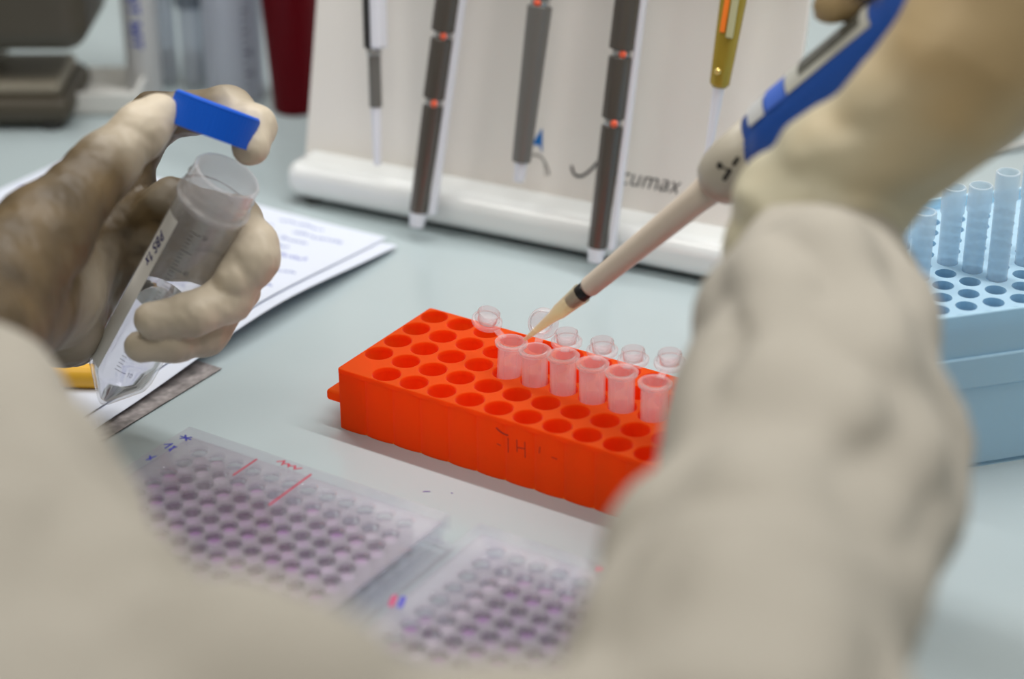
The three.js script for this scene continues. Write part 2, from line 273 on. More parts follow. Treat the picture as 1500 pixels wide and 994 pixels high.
// ---------------------------------------------------------------- 50 ml tube and its cap in the left hand
const TM = at(334, 256, 790), TT = at(151, 588, 849), TA = TM.clone().sub(TT).normalize(), TL = TM.distanceTo(TT);
const TF = CZ.clone().addScaledVector(TA, -CZ.dot(TA)).normalize(), TR = TA.clone().cross(TF);
{
  const g = thing('conical_tube', 'clear conical tube with a white label strip, held open in the gloved hand', 'tube', TT);
  orient(g, TA, TF);
  const clear = thin([0.98, 0.98, 0.985], 0.93, 0.1, 1.5);
  const L = TL;
  const prof = [[0, 0], [2.2, 0.2], [3.2, 1.4], [13, 17], [13.6, 20], [14, L - 16], [12.6, L - 16], [12.6, 21], [11.8, 17.4], [2.4, 2.2], [0, 1.4]];
  mesh('tube_wall', MM(lathe(prof, 56)), clear, g);
  const neck = [[14, L - 15.9], [14, L - 14], [15.2, L - 13.5], [15.2, L - 12.6], [13.4, L - 12.2], [13.4, L - 10], [14.1, L - 9.4], [13.4, L - 8.6], [13.4, L - 6.5], [14.1, L - 5.8], [13.4, L - 5], [13.4, L - 0.6], [13, L], [12.2, L], [12.0, L - 1], [12.5, L - 15.9]];
  mesh('threaded_neck', MM(lathe(neck, 56)), thin([0.96, 0.955, 0.97], 0.82, 0.25, 1.5), g);
  const liq = std({ color: [0.97, 0.97, 1], transmission: 1, roughness: 0.02, thickness: 0.02, ior: 1.33 });
  mesh('buffer_solution', MM(lathe([[0, 1.6], [2.3, 2.6], [11.5, 17.7], [12.2, 21.5], [12.3, 58], [11.9, 58.4], [0, 58.2]], 48)), liq, g).userData.label = 'clear colourless liquid';
  const lt = canvasTex(512, 96, (c) => { c.fillStyle = '#e9e7e2'; c.fillRect(0, 0, 512, 96); });
  const strip = mesh('label_strip', MM(patch(14.15, 22, L - 22, -1.0, -0.42)), new THREE.MeshStandardMaterial({ map: lt, roughness: 0.7, side: THREE.DoubleSide }), g);
  strip.userData.label = 'white paper label strip';
  const wt = canvasTex(128, 512, (c) => { c.save(); c.translate(64, 256); c.rotate(PI / 2); c.transform(1, 0, -0.25, 1, 0, 0); c.fillStyle = 'rgba(34,28,110,0.95)'; c.font = 'bold 100px sans-serif'; c.textAlign = 'center'; c.textBaseline = 'middle'; c.fillText('PBS 1x', 0, 0); c.restore(); });
  mesh('handwriting', MM(patch(14.3, L - 52, L - 26, -0.98, -0.44)), ink(wt), strip).userData.label = 'PBS 1x written in blue ink';
  const gt = canvasTex(256, 1024, (c) => {
    c.strokeStyle = 'rgba(50,50,60,0.8)'; c.lineWidth = 4; c.fillStyle = 'rgba(50,50,60,0.8)'; c.font = '40px sans-serif';
    for (let i = 0; i <= 40; i++) { const y = 20 + i * 24; c.beginPath(); c.moveTo(60, y); c.lineTo(i % 5 ? 100 : 150, y); c.stroke(); if (i % 10 === 0) c.fillText(String(50 - i), 160, y + 14); }
  });
  mesh('graduation', MM(patch(14.2, 24, L - 20, -0.2, 0.75)), ink(gt), g).userData.label = 'fine dark volume graduation';
  // blue cap
  const c0 = at(312, 177, 802), ca = CX.clone().multiplyScalar(0.345).addScaledVector(CY, 0.93).addScaledVector(CZ, 0.06).normalize();
  const cg = thing('screw_cap', 'royal blue ribbed screw cap pinched between gloved thumb and finger', 'cap', c0.clone().addScaledVector(ca, -6));
  orient(cg, ca, CZ);
  const bm = std({ color: [0.002, 0.1, 0.62], roughness: 0.45, specularIntensity: 0.5 });
  const sh = new THREE.Shape(); for (let i = 0; i <= 240; i++) { const a = i / 240 * 2 * PI, r = 17.2 + 0.09 * Math.cos(a * 60); i ? sh.lineTo(r * Math.cos(a), r * Math.sin(a)) : sh.moveTo(r, 0); }
  const ho = new THREE.Path(); ho.absarc(0, 0, 14.6, 0, 2 * PI, true); sh.holes.push(ho);
  mesh('skirt', MM(crease(new THREE.ExtrudeGeometry(sh, { depth: 11.5, bevelEnabled: false }).rotateX(-PI / 2), 0.7)), bm, cg);
  mesh('cap_top', MM(lathe([[0, 10.2], [15, 10.2], [17.2, 11.3], [17.1, 12.1], [16.3, 12.9], [0, 13]], 56)), bm, cg);
}

// ---------------------------------------------------------------- 96-well plates with lids
{
  const ps = thin([0.975, 0.97, 0.985], 0.97, 0.04, 1.45), psd = thin([0.95, 0.93, 0.96], 0.86, 0.3, 1.45);
  const LX = 127.8, LZ = 85.4, PH = 14.2;
  const s = new THREE.Shape(); s.moveTo(3, -3); s.lineTo(LX - 3, -3); s.lineTo(LX - 3, -LZ + 3); s.lineTo(3, -LZ + 3); s.lineTo(3, -3);
  for (let c = 0; c < 12; c++) for (let r = 0; r < 8; r++) { const h = new THREE.Path(); h.absarc(14.4 + 9 * c, -(11.2 + 9 * r), 3.45, 0, 2 * PI, true); s.holes.push(h); }
  const deck = MM(new THREE.ExtrudeGeometry(s, { depth: 1, bevelEnabled: false, curveSegments: 8 }).rotateX(-PI / 2).translate(0, PH - 2.2, 0));
  const ring = (a, b, y0, y1) => { const q = new THREE.Shape(); q.moveTo(a, -a); q.lineTo(LX - a, -a); q.lineTo(LX - a, -LZ + a); q.lineTo(a, -LZ + a); q.lineTo(a, -a);
    const h = new THREE.Path(); h.moveTo(b, -b); h.lineTo(b, -LZ + b); h.lineTo(LX - b, -LZ + b); h.lineTo(LX - b, -b); q.holes.push(h);
    return new THREE.ExtrudeGeometry(q, { depth: y1 - y0, bevelEnabled: false }).rotateX(-PI / 2).translate(0, y0, 0); };
  const skirt = MM(join([ring(0, 1.2, 0, 3.2), ring(1.1, 2.2, 3, 4.2), ring(2.6, 3.8, 3.2, PH - 1)]));
  const well = MM(lathe([[0, 2], [3.3, 2], [3.45, PH - 1], [3.9, PH], [3.45, PH + 0.1], [3.0, PH - 0.4], [2.95, 2.6], [0, 2.6]], 18));
  const lidTop = MM(join([bx(LX - 2.4, 1, LZ - 2.4, LX / 2, PH + 1.9, LZ / 2, 0.4, 2)])), lidRim = MM(ring(0.5, 1.6, PH - 5, PH + 1.6));
  const tones = [[0.36, 0.07, 0.46], [0.46, 0.13, 0.55], [0.56, 0.23, 0.62], [0.68, 0.42, 0.7], [0.8, 0.68, 0.8]].map((c) => thin(c, 0.4, 0.5));
  const water = thin([0.9, 0.88, 0.93], 0.85, 0.1);
  const med = [0, 1].map((i) => MM(lathe([[0, 2.7], [2.9, 2.7], [2.9, 9.6 + i * 1.2], [2.4, 9.3 + i * 1.2], [0, 9.2 + i * 1.2]], 16)));
  const plates = [
    { p: V3(-41.5, 0, 60), label: 'clear 96-well plate whose lid carries red strokes, purple stain in its wells', lid: 'clear plate lid with red pen strokes and blue letters', tone: (c, r) => (r === 0 ? (c < 2 ? 4 : -1) : r === 1 ? (c > 9 ? 4 : c < 3 ? 4 : 3) : c < 4 ? 3 - (r > 3) : c > 9 ? 3 - (r > 4) : (c + r) % 3 ? 1 : (r % 2 ? 0 : 2)) },
    { p: V3(97.3, 0, 59.2), label: 'clear 96-well plate whose lid has a pink dot, pinkish purple wells', lid: 'clear plate lid with a pink corner dot', tone: (c, r) => (r === 0 || (c === 0 && r < 5) ? -1 : c === 1 ? 4 : r === 1 ? 3 : (c * 3 + r) % 4 ? 1 : 0) },
  ];
  plates.forEach((d, n) => {
    const g = thing('well_plate', d.label, 'well plate', d.p);
    mesh('skirt', skirt, ps, g); mesh('deck', deck, psd, g);
    for (let r = 0; r < 8; r++) for (let c = 0; c < 12; c++) {
      const w = mesh('well', well, ps, g); w.position.set((14.4 + 9 * c) / 1000, 0, (11.2 + 9 * r) / 1000);
      const t = d.tone(c, r); mesh('stained_medium', med[rnd() < 0.5 ? 0 : 1], t < 0 ? water : tones[Math.min(4, t)], w);
    }
    const l = thing('plate_lid', d.lid, 'plate lid', d.p);
    mesh('lid_panel', lidTop, ps, l); mesh('lid_rim', lidRim, ps, l);
    const mt = canvasTex(1024, 684, (c) => {
      const X = 1024 / LX, s2 = (x0, y0, x1, y1, w, col) => { c.strokeStyle = col; c.lineWidth = w * X; c.lineCap = 'round'; c.beginPath(); c.moveTo(x0 * X, y0 * X); c.lineTo(x1 * X, y1 * X); c.stroke(); };
      if (n === 0) {
        const red = 'rgba(190,20,60,0.9)', bl = 'rgba(50,50,190,0.85)';
        s2(41, 8, 41, 22, 0.9, red); s2(66, 6, 66.5, 32, 1, red); 
        for (const [a, b, e, f] of [[49, 5, 51, 3], [51, 3, 52, 6], [52, 5, 54, 4], [54, 4, 55, 6], [55, 5, 57, 4], [57, 4, 58, 6], [58, 6, 60, 4]]) s2(a, b, e, f, 0.8, red);
        for (const [a, b, e, f] of [[5, 8, 8, 11], [8, 8, 5, 11], [4, 9.5, 9, 9.5], [3, 18, 5, 16], [5, 16, 5, 20], [7, 17, 8, 21], [8, 17, 7, 20], [4, 28, 6, 30], [6, 27, 5, 31]]) s2(a, b, e, f, 0.8, bl);
      } else { c.fillStyle = 'rgba(235,60,120,0.9)'; c.beginPath(); c.arc(54 * X, 5 * X, 1.5 * X, 0, 7); c.fill(); c.beginPath(); c.arc(59 * X, 6 * X, 0.8 * X, 0, 7); c.fill(); s2(3, 58, 5, 63, 2, 'rgba(210,40,110,0.8)'); s2(6, 57, 8, 62, 2, 'rgba(60,50,200,0.8)'); }
    });
    const mm = mesh('pen_mark', MM(new THREE.PlaneGeometry(LX, LZ).rotateX(-PI / 2).translate(LX / 2, PH + 2.5, LZ / 2)), ink(mt), l);
    mm.userData.label = n ? 'pink dot and smudge' : 'red strokes and blue letters';
  });
}

// ---------------------------------------------------------------- papers on the bench
{
  function sheet(name, label, x0, x1, z0, z1, y, lift, map, color) {
    const nx = 40, nzz = 40, top = new THREE.PlaneGeometry(1, 1, nx, nzz).rotateX(-PI / 2), P = top.attributes.position, h = (x, z) => y + lift(x, z);
    const make = (dy) => { const q = top.clone(), A = q.attributes.position; for (let i = 0; i < A.count; i++) { const x = x0 + (P.getX(i) + 0.5) * (x1 - x0), z = z0 + (P.getZ(i) + 0.5) * (z1 - z0); A.setXYZ(i, x, h(x, z) + dy, z); } q.computeVertexNormals(); return q; };
    const a = make(0.12), b = make(-0.12); const ix = b.index.array; for (let i = 0; i < ix.length; i += 3) { const t = ix[i]; ix[i] = ix[i + 1]; ix[i + 1] = t; } b.computeVertexNormals();
    const m = mesh(name, MM(join([a, b])).translate(0, TOP, 0), new THREE.MeshStandardMaterial({ map, color: color || 0xf2f4f8, roughness: 0.85, side: THREE.DoubleSide }));
    return tag(m, label, 'paper');
  }
  let sd = 3; const r = () => { sd = (sd * 16807) % 2147483647; return sd / 2147483647; };
  const page = (n) => canvasTex(724, 1024, (c, w, h) => {
    c.fillStyle = '#e4e9f4'; c.fillRect(0, 0, w, h); c.lineCap = 'round'; c.lineJoin = 'round';
    for (let y = 34; y < h - 30; y += 30) {
      if (n && r() < 0.4) continue;
      const row = Math.round((y - 34) / 30); c.strokeStyle = row % 5 === 4 ? 'rgba(50,60,170,0.85)' : 'rgba(75,90,160,0.75)'; c.lineWidth = 2.6;
      let x = 30 + r() * 60; while (x < w - 110) { const ww = 40 + r() * 75; scribble(c, x, y, ww, 15, Math.round(ww / 9), r); x += ww + 24 + r() * 60; }
      if (row % 5 === 4) { c.lineWidth = 4; c.beginPath(); c.moveTo(20, y + 11); c.lineTo(w - 60 - r() * 160, y + 12); c.stroke(); }
    }
  });
  const curl = (k) => (x, z) => { const e = Math.max(0, (x + 150) / 60), f = Math.exp(-(((z + 55) / 75) ** 2)); return k * e * e * f; };
  sheet('torn_paper', 'grey-brown scrap of card with a ragged edge under the notes', -190, -82, -8, 120, 0.3, (x, z) => 0.25 * nz(x / 9, z / 9, 3) + 0.3, canvasTex(128, 128, (c) => { for (let i = 0; i < 128; i++) for (let j = 0; j < 128; j++) { const v = 150 + 40 * nz(i / 6, j / 6, 8) + 30 * nz(i / 2.3, j / 2.3, 2); c.fillStyle = `rgb(${v | 0},${(v * 0.95) | 0},${(v * 0.93) | 0})`; c.fillRect(i, j, 1, 1); } }));
  sheet('note_sheet', 'lower white sheet of notes, its edge showing beyond the upper one', -298, -90, -153, 143, 1.2, curl(8), page(1));
  sheet('note_sheet', 'upper white sheet covered with blue handwriting beside the gloved hand', -310, -100, -158, 138, 1.8, (x, z) => curl(8.5)(x, z) + 0.2, page(0));
  const pen = thing('marker_pen', 'orange-yellow marker lying on the notes behind the conical tube', 'marker', onY(50, 548, 7));
  pen.rotation.set(0, 0.5, 0);
  mesh('barrel', MM(lathe([[0, -45], [4.5, -45], [5.4, -42], [5.4, 8], [0, 8]], 24).rotateZ(PI / 2)), std({ color: [0.9, 0.5, 0.04], roughness: 0.4 }), pen);
  mesh('cap', MM(lathe([[0, 8], [6, 8], [6, 30], [5, 42], [0, 43]], 24).rotateZ(PI / 2)), std({ color: [0.92, 0.36, 0.03], roughness: 0.4 }), pen);
}

// ---------------------------------------------------------------- pipette stand with the tilted board
const SO = onY(426, 297), SU = V3(233, 0, -24).normalize(), SW = V3(-SU.z, 0, SU.x), TILT = 13 * PI / 180;
const BP = SO.clone().addScaledVector(SW, -19).add(V3(0, 14, 0)), BN = SW.clone().multiplyScalar(Math.cos(TILT)).add(V3(0, Math.sin(TILT), 0));
const BUP = V3(0, Math.cos(TILT), 0).addScaledVector(SW, -Math.sin(TILT));
const HOLD = 194;      // holder height up the board
{
  const g = thing('pipette_stand', 'white pipette stand with a tilted printed board and a rounded base rail', 'pipette stand', SO);
  g.rotation.y = Math.asin(-SU.z);
  const gloss = std({ color: [0.84, 0.87, 0.87], roughness: 0.16, clearcoat: 0.5, clearcoatRoughness: 0.1 });
  const board = std({ color: [0.88, 0.855, 0.81], roughness: 0.38 });
  mesh('base_rail', MM(bx(268, 20, 76, 130, 12.5, -37, 8.5, 6)), gloss, g);
  for (const x of [10, 250]) for (const z of [-8, -66]) mesh('foot', MM(new THREE.CylinderGeometry(5, 5, 3, 20).translate(x, 1.5, z)), std({ color: [0.05, 0.05, 0.05], roughness: 0.7 }), g);
  const b = mesh('board', MM(bx(262, 270, 5, 128, 132, -2.5, 1.2)), board, g);
  b.position.set(0, 0.014, -0.019); b.rotation.x = -TILT;
  const slots = [];   // filled below, where the pipettes hang
  for (const x of [-1, 257]) mesh('bracket', MM(bx(4, 24, 14, x, HOLD - 14, 7.2, 1.5)), gloss, b);
  // print on the board
  const logo = canvasTex(1024, 512, (c) => {
    c.save(); c.translate(0, 0);
    // mark: blue triangle with grey legs
    c.fillStyle = '#1273c4'; c.beginPath(); c.moveTo(118, 40); c.lineTo(60, 142); c.lineTo(112, 136); c.lineTo(132, 178); c.closePath(); c.fill();
    c.strokeStyle = 'rgba(140,140,136,0.9)'; c.lineWidth = 12; c.lineCap = 'round'; c.beginPath(); c.moveTo(40, 214); c.quadraticCurveTo(100, 176, 136, 206); c.quadraticCurveTo(168, 236, 186, 286); c.stroke();
    c.lineWidth = 5; c.beginPath(); c.moveTo(150, 224); c.lineTo(168, 300); c.stroke();
    // word
    c.fillStyle = '#2d3134'; c.strokeStyle = '#2d3134'; c.lineWidth = 15; c.beginPath(); c.moveTo(318, 222); c.quadraticCurveTo(334, 288, 392, 258); c.quadraticCurveTo(452, 212, 500, 112); c.stroke(); c.beginPath(); c.moveTo(500, 112); c.lineTo(520, 264); c.stroke();
    c.transform(1, 0, -0.25, 1, 0, 0); c.font = '116px sans-serif'; c.textBaseline = 'alphabetic'; c.fillText('ccumax', 618, 264); c.restore();
  });
  const lg = mesh('printed_logo', MM(new THREE.PlaneGeometry(92, 46).translate(167, 21.5, 0.35)), ink(logo, 0.45), b);
  lg.userData.label = 'blue triangle mark and the dark word Accumax';

  // pipettes hanging from the holder
  const plane = BP.clone().addScaledVector(BN, 30), hook = (p, d) => (HOLD - p.clone().sub(BP).dot(BUP)) / d.dot(BUP);
  const dark = std({ color: [0.15, 0.135, 0.12], roughness: 0.24, metalness: 0.65 }), grey = std({ color: [0.2, 0.195, 0.185], roughness: 0.35, metalness: 0.4 });
  const wht = std({ color: [0.78, 0.8, 0.88], roughness: 0.35 }), chrome = std({ color: [0.6, 0.6, 0.6], roughness: 0.15, metalness: 0.9 });
  const gold = std({ color: [0.42, 0.3, 0.035], roughness: 0.25, metalness: 0.35 }), red = std({ color: [0.85, 0.13, 0.06], roughness: 0.4 }), oran = std({ color: [0.95, 0.22, 0.02], roughness: 0.4 }), pale = std({ color: [0.5, 0.5, 0.3], roughness: 0.35 });
  const black = std({ color: [0.03, 0.03, 0.03], roughness: 0.4 });
  function hang(label, top, bot, build) {   // pixels of the axis at the frame's top edge and at the tip
    const a = onPlane(...top, plane, BN), z = onPlane(...bot, plane, BN), d = a.clone().sub(z).normalize(), L = a.distanceTo(z), full = hook(z, d);
    const hp = z.clone().addScaledVector(d, full).sub(SO); slots.push(hp.dot(SU));
    const o = thing('hanging_pipette', label, 'pipette', z, 'pipettes hanging on the stand'); orient(o, d, BN);
    build(o, (y) => L * (bot[1] - y) / (bot[1] - top[1]), full, (px) => px * depthOf(z) / FPX);
    return o;
  }
  const rod = (o, name, y0, y1, r0, r1, mat) => mesh(name, MM(lathe([[0, y0], [Math.max(0, r0 - 0.4), y0], [r0, y0 + 0.5], [r1, y1 - 0.5], [Math.max(0, r1 - 0.4), y1], [0, y1]], 28)), mat, o);
  const handle = (o, y0, full, r, mat) => { rod(o, 'handle', y0, full + 4, r, r + 1, mat); mesh('hook', MM(bx(30, 5, 14, 0, full + 8.8, 4, 1.5)), mat, o); rod(o, 'plunger', full + 8, full + 34, 3, 3, wht); rod(o, 'plunger_button', full + 34, full + 40, 7, 6, mat); };
  hang('slim hanging pipette half black half white, above the paper notes', [546, 0], [553, 242], (o, Y, full, m) => {
    rod(o, 'tip_cone', 0, Y(156), 1.8, 2.6, wht); rod(o, 'shaft', Y(156), Y(80), 3.2, 3.2, grey); rod(o, 'ring', Y(80), Y(70), 3.8, 3.8, chrome);
    mesh('side_panel', MM(bx(5.6, full - Y(70), 9, 2.9, (full + Y(70)) / 2, 0, 1.4)), wht, o); mesh('side_panel', MM(bx(3.6, full - Y(70), 9, -2, (full + Y(70)) / 2, 0, 1.2)), black, o);
    rod(o, 'handle', full - 20, full + 8, 6, 7, wht); mesh('hook', MM(bx(28, 5, 12, 0, full + 8.8, 3, 1.5)), wht, o); rod(o, 'plunger_button', full + 8, full + 16, 5, 5, wht); });
  const banded = (label, top, bot, y1, y2) => hang(label, top, bot, (o, Y, full, m) => {
    const e = Y(bot[1] - 22);
    rod(o, 'tip_cone', 0, e, 3.6, 4.4, wht); rod(o, 'lower_shaft', e, Y(y2) - 1.5, 4.6, 5.2, dark); rod(o, 'ring', Y(y2) - 1.5, Y(y2) + 2, 4.2, 4.2, chrome);
    rod(o, 'middle_shaft', Y(y2) + 2, Y(y1) - 1.5, 5.6, 5.8, dark); rod(o, 'ring', Y(y1) - 1.5, Y(y1) + 2, 4.4, 4.4, chrome); rod(o, 'upper_shaft', Y(y1) + 2, full - 30, 6.2, 6.6, dark);
    for (const y of [y1, y2]) mesh('red_dot', MM(new THREE.SphereGeometry(1.9, 14, 10).scale(1, 1, 0.6).translate(2.4, Y(y) + 0.2, 4.2)), red, o);
    mesh('ejector_bar', MM(bx(2.6, full - 26 - e, 5, 6.8, (full - 26 + e) / 2, -2, 0.8)), wht, o); handle(o, full - 30, full, 9, wht); });
  banded('dark hanging pipette with two chrome rings, bare board on both sides', [656, 0], [610, 332], 50, 147);
  hang('plain dark grey hanging pipette beside the blue triangle', [792, 0], [760, 266], (o, Y, full, m) => {
    rod(o, 'tip_cone', 0, Y(236), 2.6, 3.2, wht); rod(o, 'shaft', Y(236), Y(8), 4.6, 6, grey); rod(o, 'ring', Y(8), Y(-4), 4.6, 4.6, chrome); mesh('red_dot', MM(new THREE.SphereGeometry(1.9, 14, 10).translate(0.5, Y(3), 4.2)), red, o);
    rod(o, 'upper_shaft', Y(-4), full - 30, 6, 6.5, grey); handle(o, full - 30, full, 9, wht); });
  banded('dark hanging pipette with two chrome rings across the printed name', [920, 0], [872, 384], 76, 176);
  hang('short gold hanging pipette with an orange stripe', [1074, 0], [1036, 232], (o, Y, full, m) => {
    rod(o, 'tip_cone', 0, Y(126), 1.6, 2.8, wht); mesh('barrel', MM(lathe([[0, Y(127)], [3, Y(127)], [4.8, Y(121)], [5.4, Y(80)], [6.4, Y(0)], [7, full - 30], [0, full - 30]], 8)), gold, o);
    mesh('stripe', MM(bx(2.4, full - 34 - Y(46), 1.4, -0.6, (full - 34 + Y(46)) / 2, 6.2, 0.5)), oran, o); mesh('inset', MM(bx(3.4, full - 34 - Y(52), 1.2, 3.0, (full - 34 + Y(52)) / 2, 5.8, 0.5)), pale, o);
    mesh('stud', MM(new THREE.SphereGeometry(1.7, 16, 12).translate(0, Y(102), 4.9)), std({ color: [0.8, 0.6, 0.2], roughness: 0.15, metalness: 0.8 }), o); handle(o, full - 30, full, 9, wht); });
  mesh('holder_bar', MM(bx(262, 8, 18, 128, HOLD, 9.1, 2)), gloss, b);
  for (const x of slots) for (const k of [-1, 1]) mesh('peg', MM(bx(3, 7, 28, x + k * 12.6, HOLD, 30, 1)), gloss, b);
}

// ---------------------------------------------------------------- blue tube box behind the sleeve
{
  const E = V3(0.66, 0, -0.75).normalize(), N = V3(-E.z, 0, E.x), P0 = onY(1445, 681), SL = -42, SR = 92, DN = 112, BH = 69;
  const o = P0.clone().addScaledVector(E, SL);
  const g = thing('tube_box', 'light blue translucent plastic box holding frosted tubes', 'tube box', o);
  g.rotation.y = Math.atan2(-E.z, E.x);   // local x along E, local z along N
  const w = SR - SL, bp = thin([0.56, 0.82, 0.98], 0.3, 0.9), bd = thin([0.6, 0.84, 0.98], 0.45, 0.9);
  const tw = 2, shell = (x0, x1, z0, z1, y0, y1) => join([bx(x1 - x0, y1 - y0, tw, (x0 + x1) / 2, (y0 + y1) / 2, z1 - tw / 2, 0.6, 2), bx(x1 - x0, y1 - y0, tw, (x0 + x1) / 2, (y0 + y1) / 2, z0 + tw / 2, 0.6, 2), bx(tw, y1 - y0, z1 - z0, x0 + tw / 2, (y0 + y1) / 2, (z0 + z1) / 2, 0.6, 2), bx(tw, y1 - y0, z1 - z0, x1 - tw / 2, (y0 + y1) / 2, (z0 + z1) / 2, 0.6, 2)]);
  mesh('base', MM(join([shell(0, w, -DN, 0, 0, 38), bx(w, 2, DN, w / 2, 1, -DN / 2)])), bp, g);
  mesh('tray', MM(shell(-1, w + 1, -DN - 1, 1, 37, 50.5)), bp, g);
  mesh('upper_wall', MM(shell(0.8, w - 0.8, -DN + 0.8, -0.8, 50, BH)), bp, g);
  const s = new THREE.Shape(); s.moveTo(3, 3); s.lineTo(w - 3, 3); s.lineTo(w - 3, DN - 3); s.lineTo(3, DN - 3); s.lineTo(3, 3);
  const holes = [];
  for (let k = 0; k < 10; k++) for (let i = -8; i < 10; i++) {
    const n = -17.5 - (k - 1) * 10, ss = (k % 2 ? 5.3 : 11.5) + 12 * i, x = ss - SL;
    if (x < 9 || x > w - 9) continue; holes.push([x, n]); const h = new THREE.Path(); h.absarc(x, -n, 4.4, 0, 2 * PI, true); s.holes.push(h);
  }
  mesh('deck', MM(new THREE.ExtrudeGeometry(s, { depth: 2, bevelEnabled: false, curveSegments: 8 }).rotateX(-PI / 2).translate(0, 62, 0)), bd, g);
  const slv = MM(lathe([[4.4, 63.9], [4.4, 48], [4.9, 48], [4.9, 62.2]], 18));
  for (const [x, n] of holes) { const q = mesh('socket', slv, bd, g); q.position.set(x / 1000, 0, n / 1000); }
  const frost = thin([0.86, 0.94, 0.99], 0.8, 0.55);
  const tubeG = (h) => MM(lathe([[0, 0], [2.4, 0.6], [4.1, 4], [4.35, h - 12], [4.9, h - 11], [4.9, h - 0.4], [4.6, h], [4.1, h], [3.9, h - 1], [3.7, 5], [0, 1.6]], 28));
  const list = [[-12.5, -47.5, 93, 'standing low at the glove end of the box'], [5.3, -57.5, 97.5, 'rear one of the pair next to the glove'], [11.5, -47.5, 101.5, 'front one of the pair next to the glove'], [17.3, -37.5, 110.5, 'tallest one, standing in front of the others'], [35.5, -47.5, 105, 'beside the tallest one'], [-24.5, -47.5, 88, 'shortest one, half hidden by the glove cuff'], [41.3, -57.5, 104, 'in the rear row beyond the tallest one'], [-6.7, -77.5, 78, 'sunk deep in its hole by the rear wall']];
  for (const [ss, n, top, d] of list) {
    const p = P0.clone().addScaledVector(E, ss).addScaledVector(N, n), bottom = Math.max(8, top - 62);
    const t = thing('frosted_tube', `frosted tube in the blue box, ${d}`, 'tube', V3(p.x, bottom, p.z), 'frosted tubes in the blue box');
    mesh('wall', tubeG(top - bottom), frost, t);
  }
}

